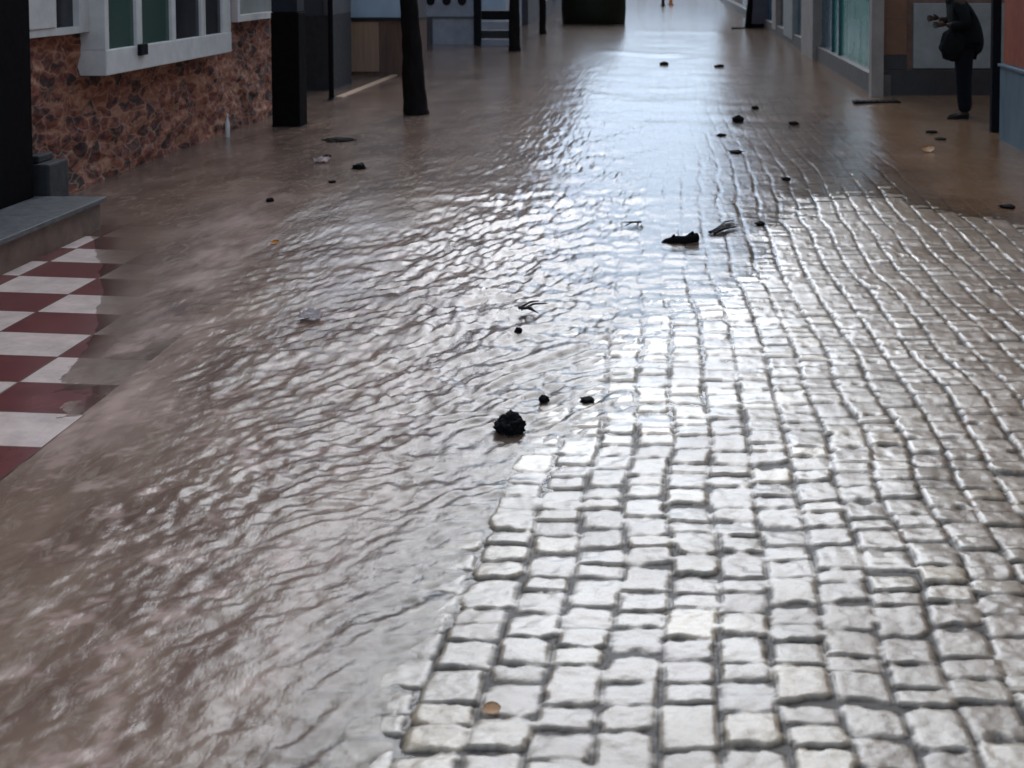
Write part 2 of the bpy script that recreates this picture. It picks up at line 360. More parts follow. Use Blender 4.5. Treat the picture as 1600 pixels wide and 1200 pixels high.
def tile_material():
    m = bpy.data.materials.new('checkered_tiles'); m.use_nodes = True; t = m.node_tree; b = t.nodes['Principled BSDF']
    N = t.nodes.new; Lk = t.links.new
    tc = N('ShaderNodeTexCoord'); mp = N('ShaderNodeMapping'); mp.inputs['Scale'].default_value = (1 / .435, 1 / .343, 1)
    mp.inputs['Location'].default_value = (TX, TY, .5)
    Lk(tc.outputs['Object'], mp.inputs[0])
    sx = N('ShaderNodeSeparateXYZ'); Lk(mp.outputs[0], sx.inputs[0])
    cb = N('ShaderNodeCombineXYZ'); Lk(sx.outputs[0], cb.inputs[0]); Lk(sx.outputs[1], cb.inputs[1]); cb.inputs[2].default_value = .5
    ch = N('ShaderNodeTexChecker'); ch.inputs['Scale'].default_value = 1
    ch.inputs['Color1'].default_value = (.15, .045, .042, 1); ch.inputs['Color2'].default_value = (.62, .49, .43, 1)
    Lk(cb.outputs[0], ch.inputs['Vector'])
    n = N('ShaderNodeTexNoise'); n.inputs['Scale'].default_value = 7; n.inputs['Detail'].default_value = 8; n.inputs['Roughness'].default_value = .7
    Lk(tc.outputs['Object'], n.inputs['Vector'])
    mr = N('ShaderNodeMapRange'); mr.inputs['From Min'].default_value = .3; mr.inputs['From Max'].default_value = .7; mr.inputs['To Min'].default_value = .7; mr.inputs['To Max'].default_value = 1.1
    Lk(n.outputs[0], mr.inputs[0])
    mul = N('ShaderNodeMix'); mul.data_type = 'RGBA'; mul.blend_type = 'MULTIPLY'; mul.inputs[0].default_value = 1
    Lk(ch.outputs[0], mul.inputs[6]); Lk(mr.outputs[0], mul.inputs[7])
    # grout
    def edge(o):
        f = N('ShaderNodeMath'); f.operation = 'FRACT'; Lk(o, f.inputs[0])
        s = N('ShaderNodeMath'); s.operation = 'SUBTRACT'; s.inputs[1].default_value = .5; Lk(f.outputs[0], s.inputs[0])
        ab = N('ShaderNodeMath'); ab.operation = 'ABSOLUTE'; Lk(s.outputs[0], ab.inputs[0])
        g = N('ShaderNodeMath'); g.operation = 'GREATER_THAN'; g.inputs[1].default_value = .489; Lk(ab.outputs[0], g.inputs[0]); return g
    e1, e2 = edge(sx.outputs[0]), edge(sx.outputs[1])
    mm = N('ShaderNodeMath'); mm.operation = 'MAXIMUM'; Lk(e1.outputs[0], mm.inputs[0]); Lk(e2.outputs[0], mm.inputs[1])
    mx = N('ShaderNodeMix'); mx.data_type = 'RGBA'; mx.inputs[7].default_value = (.12, .08, .065, 1)
    Lk(mm.outputs[0], mx.inputs[0]); Lk(mul.outputs[2], mx.inputs[6]); Lk(mx.outputs[2], b.inputs['Base Color'])
    b.inputs['Roughness'].default_value = .22
    return m
TX = (2.25) / .435; TY = 0.0
p = at(40, 643, .03); TY = -(p.y / .343)
def water_material():
    m = bpy.data.materials.new('muddy_water'); m.use_nodes = True; t = m.node_tree
    N = t.nodes.new; Lk = t.links.new
    for n in list(t.nodes):
        if n.type != 'OUTPUT_MATERIAL': t.nodes.remove(n)
    out = [n for n in t.nodes if n.type == 'OUTPUT_MATERIAL'][0]
    d = N('ShaderNodeAttribute'); d.attribute_name = 'depth'
    # optical density of silty water: 1-exp(-depth/k)
    dv = N('ShaderNodeMath'); dv.operation = 'DIVIDE'; dv.inputs[1].default_value = -.011; Lk(d.outputs['Fac'], dv.inputs[0])
    ex = N('ShaderNodeMath'); ex.operation = 'EXPONENT'; Lk(dv.outputs[0], ex.inputs[0])
    op = N('ShaderNodeMath'); op.operation = 'SUBTRACT'; op.inputs[0].default_value = 1; op.use_clamp = True; Lk(ex.outputs[0], op.inputs[1])
    tr = N('ShaderNodeBsdfTransparent'); tr.inputs[0].default_value = (.96, .93, .89, 1)
    tc = N('ShaderNodeTexCoord'); mp = N('ShaderNodeMapping'); mp.inputs['Scale'].default_value = (1.3, .55, 1); mp.inputs['Rotation'].default_value = (0, 0, R(25))
    Lk(tc.outputs['Object'], mp.inputs[0])
    n = N('ShaderNodeTexNoise'); n.inputs['Scale'].default_value = 2.2; n.inputs['Detail'].default_value = 7; n.inputs['Distortion'].default_value = .6; Lk(mp.outputs[0], n.inputs['Vector'])
    r = N('ShaderNodeValToRGB'); r.color_ramp.elements[0].color = (.12, .073, .054, 1); r.color_ramp.elements[1].color = (.235, .158, .115, 1)
    r.color_ramp.elements[0].position = .32; r.color_ramp.elements[1].position = .68
    Lk(n.outputs[0], r.inputs[0])
    nf = N('ShaderNodeTexNoise'); nf.inputs['Scale'].default_value = 9; nf.inputs['Detail'].default_value = 9; nf.inputs['Roughness'].default_value = .75; nf.inputs['Distortion'].default_value = 1.2; Lk(mp.outputs[0], nf.inputs['Vector'])
    mf = N('ShaderNodeMapRange'); mf.inputs['From Min'].default_value = .50; mf.inputs['From Max'].default_value = .70; mf.inputs['To Max'].default_value = .8; Lk(nf.outputs[0], mf.inputs[0])
    fm = N('ShaderNodeMix'); fm.data_type = 'RGBA'; fm.inputs[7].default_value = (.32, .25, .19, 1); Lk(mf.outputs[0], fm.inputs[0]); Lk(r.outputs[0], fm.inputs[6])
    si = N('ShaderNodeAttribute'); si.attribute_name = 'wall_reflection'
    sm = N('ShaderNodeMix'); sm.data_type = 'RGBA'; sm.inputs[7].default_value = (.20, .105, .048, 1); Lk(si.outputs['Fac'], sm.inputs[0]); Lk(fm.outputs[2], sm.inputs[6]); fm = sm  # warm wall reflection painted into the water colour on the right
    fo = N('ShaderNodeAttribute'); fo.attribute_name = 'foam'
    fo2 = N('ShaderNodeMix'); fo2.data_type = 'RGBA'; fo2.inputs[7].default_value = (.48, .34, .28, 1); Lk(fo.outputs['Fac'], fo2.inputs[0]); Lk(fm.outputs[2], fo2.inputs[6])
    df = N('ShaderNodeBsdfDiffuse'); Lk(fo2.outputs[2], df.inputs[0])
    opf = N('ShaderNodeMath'); opf.operation = 'MAXIMUM'; Lk(fo.outputs['Fac'], opf.inputs[0]); Lk(op.outputs[0], opf.inputs[1]); op = opf
    n2 = N('ShaderNodeTexNoise'); n2.inputs['Scale'].default_value = 34; n2.inputs['Detail'].default_value = 5; n2.inputs['Roughness'].default_value = .65
    mp2 = N('ShaderNodeMapping'); mp2.inputs['Rotation'].default_value = (0, 0, R(33)); mp2.inputs['Scale'].default_value = (1.5, .55, 1); Lk(tc.outputs['Object'], mp2.inputs[0]); Lk(mp2.outputs[0], n2.inputs['Vector'])
    bp = N('ShaderNodeBump'); bp.inputs['Strength'].default_value = .24; bp.inputs['Distance'].default_value = .01; Lk(n2.outputs[0], bp.inputs['Height'])
    m1 = N('ShaderNodeMixShader'); Lk(op.outputs[0], m1.inputs[0]); Lk(tr.outputs[0], m1.inputs[1]); Lk(df.outputs[0], m1.inputs[2])
    g = N('ShaderNodeBsdfGlossy'); g.inputs['Roughness'].default_value = .12; Lk(bp.outputs[0], g.inputs['Normal'])
    fr = N('ShaderNodeFresnel'); fr.inputs[0].default_value = 1.34; Lk(bp.outputs[0], fr.inputs['Normal'])
    m2 = N('ShaderNodeMixShader'); Lk(fr.outputs[0], m2.inputs[0]); Lk(m1.outputs[0], m2.inputs[1]); Lk(g.outputs[0], m2.inputs[2])
    Lk(m2.outputs[0], out.inputs[0])
    return m

XR = 6.5
xs = np.concatenate([np.arange(XT + .02, 3.6, .0095), np.arange(3.6, XR + .01, .03)])
ys = rows(1.0, 2.4, 75, .00055, .006); ys = np.concatenate([ys, np.arange(ys[-1] + .5, 130, .6)])
road = grid_mesh('road', xs, ys, ground_h, cobble_material(), lambda X, Y, o: {'tone': o[1], 'stone': o[2], 'silt_and_reflection': .92 * sstep(X + .5 * fbm(X * 1.5, Y * 1.2, 195, 4, .6) + .06 * (Y - 3), .45, 1.9)})
tag(road, kind='structure')
xt = np.array([-9, -6.5, -5, -4.4, -4, -3.5, -3, -2.6, XT - .0005])
pav = grid_mesh('pavement', xt, np.array([.5, 3, 6, 9, 12, 16, 20, 30, 60, 130]), lambda X, Y: profile(X), tile_material(), smooth=False); tag(pav, kind='structure')
kb = MB(); kb.box(XT + .001, XT + .12, .5, 130, -.12, .006, .008); tag(kb.build('kerb', M['kerb']), kind='structure')
xw = np.concatenate([np.arange(-9, -4.5, .05), np.arange(-4.5, 3.6, .0125), np.arange(3.6, XR + .01, .05)])
yw = rows(1.0, 2.4, 75, .00075, .0085); yw = np.concatenate([yw, np.arange(yw[-1] + .5, 130, .6)])
wat = grid_mesh('flood_water', xw, yw, water_h, water_material(), lambda X, Y, o: {'depth': np.clip(o - ground_h(X, Y)[0], 0, 1) * (1 + .9 * (1 - sstep(X, -2.9, -2.1))) * (1 - .72 * sstep(X, -1.7, -.6) * (1 - .6 * sstep(Y, 14, 25)) * (1 - .8 * sstep(X, 1.2, 2.2))), 'foam': foam(X, Y), 'wall_reflection': .7 * sstep(X + .35 * fbm(X * 1.5, Y * .8, 190, 3), 1.3, 2.6)})
tag(wat, kind='structure')
g = MB(); g.box(-600, 600, -300, 1200, -.9, -.30); tag(g.build('ground', M['plinth']), kind='structure')

# ------------------------------------------------------------------ left building with rough stone cladding
def window(parent, face, c, wd, z0, z1, glass, frame, mull=1, depth=.08, rail=True, name='window'):
    """face: 'E' plane normal +X, 'W' normal -X, 'S' normal -Y ; c=(plane coordinate, centre)"""
    mb = MB(); fr = .07
    def bx(b, u0, u1, n0, n1, za, zb, bev=.004):
        pl, cc = c
        if face == 'E': b.box(pl + n0, pl + n1, cc + u0, cc + u1, za, zb, bev)
        elif face == 'W': b.box(pl - n1, pl - n0, cc + u0, cc + u1, za, zb, bev)
        else: b.box(cc + u0, cc + u1, pl - n1, pl - n0, za, zb, bev)
    h = wd / 2
    bx(mb, -h, -h + fr, 0, depth, z0, z1); bx(mb, h - fr, h, 0, depth, z0, z1)
    bx(mb, -h + fr, h - fr, 0, depth - .003, z0, z0 + fr); bx(mb, -h + fr, h - fr, 0, depth - .003, z1 - fr, z1)
    for k in range(mull):
        u = -h + wd * (k + 1) / (mull + 1); bx(mb, u - .025, u + .025, 0, depth - .012, z0 + fr, z1 - fr)
    o = mb.build(name, frame, parent)
    gb = MB(); bx(gb, -h + fr, h - fr, .004, .02, z0 + fr, z1 - fr, 0); gb.build('pane', glass, o)
    return o

LX = -4.4
t = empty('stone_clad_house', (LX, 8, 0)); tag(t, 'house with rough red-brown stone cladding and white framed windows, at the left edge', 'house')
t.location = (0, 0, 0)
mb = MB(); mb.box(-11, LX - .06, .5, 14.45, -.1, 8.2); mb.build('wall', M['plaster'], t)
# rough cladding: real relief
def cladding():
    ysn = np.arange(.55, 14.4, .022); zsn = np.arange(-.05, 2.9, .022)
    Yg, Zg = np.meshgrid(ysn, zsn)
    q = fbm(Yg * 3.4 + Zg * 1.4, Zg * 6.5 - Yg * .8, 201, 4, .6); q2 = 1 - np.abs(fbm(Yg * 4.0 + 3, Zg * 7.0, 211, 3)) * 2
    Xg = LX + .0 + .045 * q + .020 * q2 * .5
    nx, ny = len(ysn), len(zsn)
    co = np.stack([Xg, Yg, Zg], -1).reshape(-1, 3).astype(np.float32)
    i = np.arange((ny - 1) * nx).reshape(ny - 1, nx)[:, :-1].ravel(); f = np.stack([i, i + 1, i + nx + 1, i + nx], -1).astype(np.int32)
    me = bpy.data.meshes.new('stone_cladding'); me.vertices.add(len(co)); me.vertices.foreach_set('co', co.ravel())
    me.loops.add(f.size); me.loops.foreach_set('vertex_index', f.ravel()); me.polygons.add(len(f)); me.polygons.foreach_set('loop_start', np.arange(0, f.size, 4, dtype=np.int32))
    me.polygons.foreach_set('use_smooth', np.ones(len(f), bool)); me.update(calc_edges=True)
    m = bpy.data.materials.new('rough_red_stone'); m.use_nodes = True; tt = m.node_tree; b = tt.nodes['Principled BSDF']; N = tt.nodes.new; Lk = tt.links.new
    tc = N('ShaderNodeTexCoord'); mp = N('ShaderNodeMapping'); mp.inputs['Scale'].default_value = (1, .6, 1.15); mp.inputs['Rotation'].default_value = (R(-18), 0, 0)
    Lk(tc.outputs['Object'], mp.inputs[0])
    vd = N('ShaderNodeTexNoise'); vd.inputs['Scale'].default_value = 6; vd.inputs['Detail'].default_value = 4; Lk(mp.outputs[0], vd.inputs['Vector'])
    vm = N('ShaderNodeVectorMath'); vm.operation = 'MULTIPLY_ADD'; vm.inputs[1].default_value = (.17, .17, .17); Lk(vd.outputs['Color'], vm.inputs[0]); Lk(mp.outputs[0], vm.inputs[2])
    vo = N('ShaderNodeTexVoronoi'); vo.feature = 'DISTANCE_TO_EDGE'; vo.inputs['Scale'].default_value = 9; Lk(vm.outputs[0], vo.inputs['Vector'])
    vr = N('ShaderNodeMapRange'); vr.inputs['From Min'].default_value = .0; vr.inputs['From Max'].default_value = .09; vr.inputs['To Min'].default_value = .85; vr.inputs['To Max'].default_value = 0; Lk(vo.outputs['Distance'], vr.inputs[0])
    vc = N('ShaderNodeTexVoronoi'); vc.inputs['Scale'].default_value = 9; Lk(vm.outputs[0], vc.inputs['Vector'])
    n = N('ShaderNodeTexNoise'); n.inputs['Scale'].default_value = 11; n.inputs['Detail'].default_value = 8; n.inputs['Roughness'].default_value = .62; n.inputs['Distortion'].default_value = .5
    Lk(mp.outputs[0], n.inputs['Vector'])
    r = N('ShaderNodeValToRGB'); e = r.color_ramp.elements
    e[0].position = .36; e[0].color = (.030, .012, .008, 1); e[1].position = .72; e[1].color = (.40, .20, .11, 1)
    x = e.new(.47); x.color = (.16, .042, .024, 1); x = e.new(.58); x.color = (.27, .088, .048, 1)
    ad = N('ShaderNodeSeparateColor'); Lk(vc.outputs['Color'], ad.inputs[0])
    am = N('ShaderNodeMath'); am.operation = 'MULTIPLY_ADD'; am.inputs[1].default_value = .22; am.inputs[2].default_value = -.11; Lk(ad.outputs[0], am.inputs[0])
    aa = N('ShaderNodeMath'); Lk(am.outputs[0], aa.inputs[0]); Lk(n.outputs[0], aa.inputs[1]); Lk(aa.outputs[0], r.inputs[0])
    nb = N('ShaderNodeMath'); nb.operation = 'MULTIPLY'; Lk(vr.outputs[0], nb.inputs[0]); Lk(vd.outputs[0], nb.inputs[1])
    mo = N('ShaderNodeMix'); mo.data_type = 'RGBA'; mo.inputs[7].default_value = (.52, .30, .18, 1); Lk(nb.outputs[0], mo.inputs[0]); Lk(r.outputs[0], mo.inputs[6])
    Lk(mo.outputs[2], b.inputs['Base Color']); b.inputs['Roughness'].default_value = .8
    bp = N('ShaderNodeBump'); bp.inputs['Strength'].default_value = .6; bp.inputs['Distance'].default_value = .03; Lk(n.outputs[0], bp.inputs['Height']); Lk(bp.outputs[0], b.inputs['Normal'])
    me.materials.append(m); o = link('stone_cladding', me, t); return o
cladding()
WX = LX + .10
# first window: white board left, dark opening right
def ypx(px, X): return atX(px, 0, X).y
def zpx(px, py, X): return atX(px, py, X).z
y0, y1 = ypx(33, WX), ypx(141, WX)
zb = zpx(33, 62, WX)
mb = MB()
ya, yb = ypx(88, WX), ypx(124, WX)
mb.box(LX - .02, WX, y0, ya, zb, 2.6, .006); mb.box(LX - .02, WX, yb, y1, zb, 2.6, .006); mb.box(LX - .02, WX - .003, ya, yb, zb, zb + .05); mb.box(LX - .02, WX - .003, ya, yb, 2.5, 2.6)
wf = mb.build('window', M['white_frame'], t)
mb = MB(); mb.box(LX - .04, LX + .05, ya, yb, zb + .05, 2.5); mb.build('dark_opening', M['glass_dark'], wf)
mb = MB(); mb.box(WX, WX + .012, y0 + .05, ya - .03, zb + .06, 2.5, .004); mb.build('white_board', M['white_frame'], wf)
# big projecting window
PX = LX + .22
y0, y1 = ypx(164, PX), ypx(361, PX); zb = zpx(165, 119, PX); zs = zpx(168, 74, PX)
mb = MB(); mb.box(LX - .02, PX, y0, y1, zb, zs - .02, .008)
sill = mb
bw = sill.build('window', M['white_frame'], t)
xsn = [166, 218, 272, 317, 358]
ysn_ = [ypx(v, PX) for v in xsn]
mb = MB()
for i, v in enumerate(ysn_):
    hw = (.035, .055, .045, .03, .11)[i]
    yy = min(max(v, y0 + hw), y1 - hw)
    mb.box(LX - .02, PX - .004, yy - hw, yy + hw, zs - .02, 2.5, .006)
mb.box(LX - .02, PX - .0, y0, y1, 2.5, 2.62, .006)
mb.build('frame', M['white_frame'], bw)
for i in range(4):
    a, b_ = ysn_[i] + .03, ysn_[i + 1] - .03
    gl = M['glass_green'] if i < 2 else M['glass_dark']
    mb = MB(); mb.box(LX, PX - .03, a, b_, zs - .02, 2.5); mb.build('pane', gl, bw)
for i in (3,):
    v = ysn_[3] + (ysn_[4] - ysn_[3]) * .05
mb = MB(); v = ypx(337, PX) ; v0 = ypx(322, PX)
mb.box(PX - .03, PX - .012, v0 - .012, v0 + .012, zs - .02, 2.5); mb.box(PX - .03, PX - .015, ysn_[3] + .03, ysn_[4] - .1, zs + .38, zs + .40); mb.build('glazing_bar', M['white_frame'], bw)
mb = MB(); v = ypx(219, PX); mb.box(PX - .004, PX + .03, v - .07, v + .07, zs - .10, zs - .01, .008); mb.build('latch', M['iron'], bw)
# third window
y0 = ypx(367, WX); zb = zpx(368, 35, WX)
window(t, 'E', (LX + .05, (y0 + 14.35) / 2 + .0), 14.3 - y0, zb, 2.6, M['grey_white'], M['white_frame'], 0, .07)
for yy in (2.5, 5.5, 8.5, 11.5): window(t, 'E', (LX - .06, yy), 1.1, 3.9, 5.6, M['glass_dark'], M['white_frame'], 1)
mb = MB(); mb.box(-11.2, LX + .25, .3, 14.6, 8.2, 8.35); mb.build('roof', M['roof'], t)
# doorway: black surround
dr = empty('doorway_surround', (0, 0, 0)); tag(dr, 'black doorway pillar at the left edge, standing on the grey stone step', 'door surround')
xr = at(45, 300, .27).x
ex = 6.12
xin = LX + .33
mb = MB(); mb.box(LX + .05, xin, 7.65, 8.12, .272, 3.0, .01); mb.build('pillar', M['black'], dr)
mb = MB(); mb.box(LX + .05, xin, 6.4, 7.65, 2.7, 3.0, .01); mb.build('lintel', M['black'], dr)
mb = MB(); mb.box(LX + .045, LX + .10, 6.4, 7.65, .272, 2.7); mb.build('door', M['black'], dr)
st = MB(); a = at(0, 440, .05)
SX = at(0, 440, .04).x
p1 = atX(0, 365, SX)
st.box(LX + .03, SX - .02, 4.8, 8.15, -.02, .240, .006)
so_ = st.build('stone_step', M['riser']); tag(so_, 'brown doorstep with a grey stone tread beside the red and white tiles', 'doorstep')
st = MB(); st.box(LX + .03, SX + .015, 4.78, 8.17, .242, .272, .006); st.build('tread', M['grey_stone'], so_)
# small dark block beside the pillar
p = atY(78, 312, 6.28)
mb = MB(); mb.box(-4.20, -4.02, 8.22, 8.50, -.0, .47, .015); mb.box(-4.18, -4.10, 8.25, 8.45, .472, .52, .01)
tag(mb.build('stone_block', M['dark_stone']), 'dark grey stone block against the red cladding, just behind the doorstep', 'stone block')
# white stick
p = at(352, 214, .09)
mb = MB(); mb.lathe([(.018, 0), (.022, .01), (.022, .15), (.009, .19), (.009, .22), (.011, .225), (.011, .24)], 12)
o = mb.build('bottle', M['white_frame'], smooth=True); o.location = (LX + .13, ypx(352, LX + .13), .09); tag(o, 'thin white bottle upright at the foot of the red stone cladding', 'bottle')

# ------------------------------------------------------------------ dark cabinet
p = at(447, 205, .06)
t = empty('black_column', (p.x, p.y + .14, .05)); tag(t, 'thick black square column at the far end of the stone clad house', 'column')
mb = MB(); mb.box(-.145, .145, -.14, .14, .04, 1.24, .012); mb.build('shaft', M['black'], t)
mb = MB(); mb.box(-.14, .13, -.135, .135, 1.242, 3.4, .012); mb.build('upper_shaft', M['navy'], t)
mb = MB(); mb.box(-.17, .18, -.17, .17, -.05, .06, .02); mb.build('base', M['black'], t)

# ------------------------------------------------------------------ grey porch with dark window (Y=17)
yw_ = 17.0
xa, xb = -7.0, atY(515, 100, yw_).x
zw = atY(490, 24, yw_).z
t = empty('grey_porch', (0, 0, 0)); tag(t, 'dark grey porch wall with a dim window, between column and thin black pole', 'porch')
mb = MB(); mb.box(xa, xb, yw_, yw_ + 1.2, -.1, zw, .01); mb.build('wall', M['dark_stone'], t)
mb = MB(); mb.box(xb - .07, xb, yw_ - .02, yw_ + 1.2, zw, 3.1, .006); mb.box(xa, xb - .07, yw_ - .02, yw_ + 1.2, 2.5, 3.1, .006)
v = atY(464, 0, yw_).x; mb.box(v - .05, v + .08, yw_ - .02, yw_ + .08, zw, 2.5, .006); wf = mb.build('window_frame', M['plaster_grey'], t)
mb = MB(); mb.box(xa, xb - .07, yw_ + .03, yw_ + 1.0, zw, 2.5); mb.build('pane', glass_mat('dim_glass', (.06, .07, .085)), wf)
# thin pole
p = at(518, 160, .08)
t = empty('thin_pole', (p.x, p.y, .05)); tag(t, 'thin black pole on a small foot in front of the brown counter', 'pole')
mb = MB(); mb.lathe([(.032, 0), (.032, 2.9), (.02, 2.95)], 12); mb.build('shaft', M['iron'], t, True)
mb = MB(); mb.lathe([(.13, -.04), (.13, .03), (.06, .055), (.035, .09)], 20); mb.build('foot', M['iron'], t, True)

# ------------------------------------------------------------------ kiosk with brown counter (Y=20.8)
yk = at(570, 118, .10).y
xa, xb = atY(500, 60, yk).x, atY(648, 60, yk).x
zc = atY(570, 31, yk).z
t = empty('market_kiosk'); tag(t, 'kiosk with brown wooden counter front and pale blue shutter, left of the leaning tree', 'kiosk')
mb = MB(); mb.box(xa - .6, xb, yk, yk + 1.0, -.05, zc, .008)
for k in range(14): pass
mb.build('counter', M['wood'], t)
u0, u1 = atY(541, 60, yk).x, atY(592, 60, yk).x
mb = MB(); mb.box(u0, u1, yk - .02, yk - .001, .16, zc - .03, .004); mb.build('counter_panel', M['wood_light'], t)
mb = MB(); mb.box(xa - .62, xb + .02, yk - .05, yk + 1.02, zc + .002, zc + .035, .006); mb.build('counter_top', M['dark_stone'], t)
mb = MB(); mb.box(xa - .6, xb, yk + .03, yk + .10, zc + .037, 2.3); mb.build('shutter', M['cyan_grey'], t)
mb = MB(); mb.box(xa - .6, xb, yk + .10, yk + 1.0, zc + .037, 2.3)
mb.build('back', M['plaster_grey'], t)
mb = MB(); mb.box(xa - .7, xb + .15, yk - .3, yk + 1.1, 2.3, 2.42, .01); mb.build('roof', M['grey_stone'], t)
mb = MB(); mb.box(atY(523, 100, yk - 3.4).x, xb - .25, yk - 3.4, yk - .07, -.02, .122, .012); mb.build('reflection_slab', M['tan'], t)  # slab added in place of the tan reflection on the ground

# ------------------------------------------------------------------ white house behind (Y=29)
yh = at(700, 70, .10).y
xc = atY(742, 40, yh).x
zl = atY(700, 28, yh).z
t = empty('white_house'); tag(t, 'white house end wall with three small dark openings, behind the leaning tree', 'house')
mb = MB(); mb.box(-12, xc, yh, yh + 9, -.1, 6.0); mb.build('wall', M['white_wall'], t)
mb = MB(); mb.box(-12, xc + .03, yh - .03, yh, zl, zl + .03); mb.build('string_course', M['grey_stone'], t)
v = atY(660, 40, yh).x; mb = MB(); mb.box(v - .0, v + .22, yh - .045, yh - .001, -.05, zl - .004, .005); mb.build('pilaster', M['plaster_grey'], t)
for px in (673, 698, 722):
    v = atY(px, 8, yh).x; zz = atY(px, 8, yh).z
    mb = MB(); mb.tube([(v, yh - .02, zz + .09), (v, yh + .002, zz + .09)], [.09, .09], 20); mb.box(v - .09, v + .09, yh - .018, yh + .001, zz + .09, zz + .9); mb.build('window', M['glass_dark'], t)
mb = MB(); mb.box(-12.2, xc + .3, yh - .3, yh + 9.2, 6.0, 6.15); mb.build('roof', M['roof'], t)
# dark-faced row further on, left
ye = yh + 2.2
t = empty('terraced_house'); tag(t, 'dark grey terraced house front running behind the far left trees', 'house')
xe = -3.95
mb = MB(); mb.box(-12, xe, yh + 9.3, 64, -.1, 6.4); mb.build('wall', M['plaster_grey'], t)
mb = MB(); mb.box(-12.2, xe + .3, yh + 9.25, 64.2, 6.4, 6.55); mb.build('roof', M['roof'], t)
for k, yy in enumerate((41, 45.5, 50, 55, 60)):
    window(t, 'E', (xe, yy), 1.6, .7, 2.4, M['glass_dark'], M['white_frame'], 1)
    window(t, 'E', (xe, yy), 1.2, 3.6, 5.2, M['glass_dark'], M['white_frame'], 1)
t = empty('added_rear_house'); tag(t, 'brown house added behind the kiosk and the porch to darken the reflected skyline', 'house')
mb = MB(); mb.box(-14, -7.4, 14.6, yh - .4, -.1, 7.4); mb.build('wall', M['plaster'], t)  # added mass, keeps the left skyline dark in the water reflections
mb = MB(); mb.box(-14.2, -7.2, 14.5, yh - .3, 7.4, 7.55); mb.build('roof', M['roof'], t)

# ------------------------------------------------------------------ railing (posts, dark rail, pale boards)
p0 = at(746, 73, .08); p1 = at(803, 62, .08)
t = empty('planter_bench'); tag(t, 'dark post bench with pale slats, between the leaning tree and the far trunk', 'bench')
Yb = p0.y
def px3(px, py, Y): return atY(px, py, Y)
for px in (746, 806):
    v = px3(px, 40, Yb).x; mb = MB(); mb.box(v - .075, v + .075, Yb - .05, Yb + .1, 0, 1.9 if px < 750 else .8, .01); mb.build('post', M['iron'], t)
def slat(py0, py1, m, n, dy=0):
    a = px3(752, py1, Yb); b_ = px3(800, py0, Yb); mb = MB(); mb.box(a.x, b_.x, Yb + dy, Yb + dy + .05, a.z, b_.z, .005); mb.build(n, m, t)
slat(17, 31, M['iron'], 'top_rail'); slat(34, 46, M['white_wall'], 'slat'); slat(62, 71, M['white_wall'], 'slat', .01); slat(48, 60, M['dark_stone'], 'slat', .02)
a = px3(752, 15, Yb); b_ = px3(790, 0, Yb); mb = MB(); mb.box(a.x, b_.x, Yb + .02, Yb + .05, a.z, b_.z + .35, .005); mb.build('back_board', M['cyan_grey'], t)

# ------------------------------------------------------------------ trees
def tree(name, base, pts, rads, crown_c, crown_r, label, seed, n=2600):
    rnd = random.Random(seed); t = empty(name, base); tag(t, label, 'tree', 'street trees on the left side')
    mb = MB()
    # subdivide the trunk with irregular radii
    P = [Vector(p) for p in pts]; pp = []; rr = []
    for i in range(len(P) - 1):
        for k in range(5):
            f = k / 5; q = P[i].lerp(P[i + 1], f); q += Vector((rnd.uniform(-1, 1), rnd.uniform(-1, 1), 0)) * .008
            pp.append(q); rr.append((rads[i] * (1 - f) + rads[i + 1] * f) * rnd.uniform(.95, 1.06))
    pp.append(P[-1]); rr.append(rads[-1]); mb.tube(pp, rr, 14)
    top = P[-1]; C = Vector(crown_c)
    for k in range(7):
        a = k * 2 * math.pi / 7 + rnd.uniform(-.3, .3); e = C + Vector((math.cos(a) * crown_r[0] * .6, math.sin(a) * crown_r[0] * .6, rnd.uniform(-.1, .6) * crown_r[1]))
        s = P[-2].lerp(top, rnd.uniform(.5, 1)); mid = s.lerp(e, .5) + Vector((0, 0, -.1)); mb.tube([s, mid, e], [rads[-1] * .55, rads[-1] * .35, .012], 7)
    mb.build('trunk', M['bark'], t, True)
    bm = bmesh.new(); cl = []
    for k in range(26):
        a = rnd.uniform(0, 6.28); z = rnd.uniform(-1, 1); r = (1 - z * z) ** .5 * rnd.uniform(.5, 1)
        cl.append((C + Vector((math.cos(a) * r * crown_r[0], math.sin(a) * r * crown_r[0], z * crown_r[1])), rnd.uniform(.2, .42) * crown_r[0]))
    for k in range(n):
        c, r = rnd.choice(cl); q = c + Vector((rnd.gauss(0, 1), rnd.gauss(0, 1), rnd.gauss(0, .8))) * r * .55
        d = Vector((rnd.uniform(-1, 1), rnd.uniform(-1, 1), rnd.uniform(-1, .6))).normalized(); u = d.orthogonal().normalized(); s = rnd.uniform(.04, .075)
        v = [bm.verts.new(q + d * s * 1.3), bm.verts.new(q + u * s * .6), bm.verts.new(q - d * s * 1.0), bm.verts.new(q - u * s * .6)]
        bm.faces.new(v)
    me = bpy.data.meshes.new('crown'); bm.to_mesh(me); bm.free(); me.materials.append(M['leaves']); link('crown', me, t)
    return t
p = at(650, 184, .07)
tp = atY(639, 0, p.y)
dx = tp.x - p.x; dz = tp.z - .05
tree('street_tree', (p.x, p.y, .03), [(0.02, 0, -.05), (0, 0, .12), (dx * .55, 0, dz * .55), (dx, 0, dz), (dx * 2.2, .05, dz * 2.2)], [.175, .135, .112, .098, .07], (dx * 2.2, .1, 4.3), (1.15, 1.0), 'tapering dark tree trunk leaning slightly left, the nearest and thickest street tree', 3)
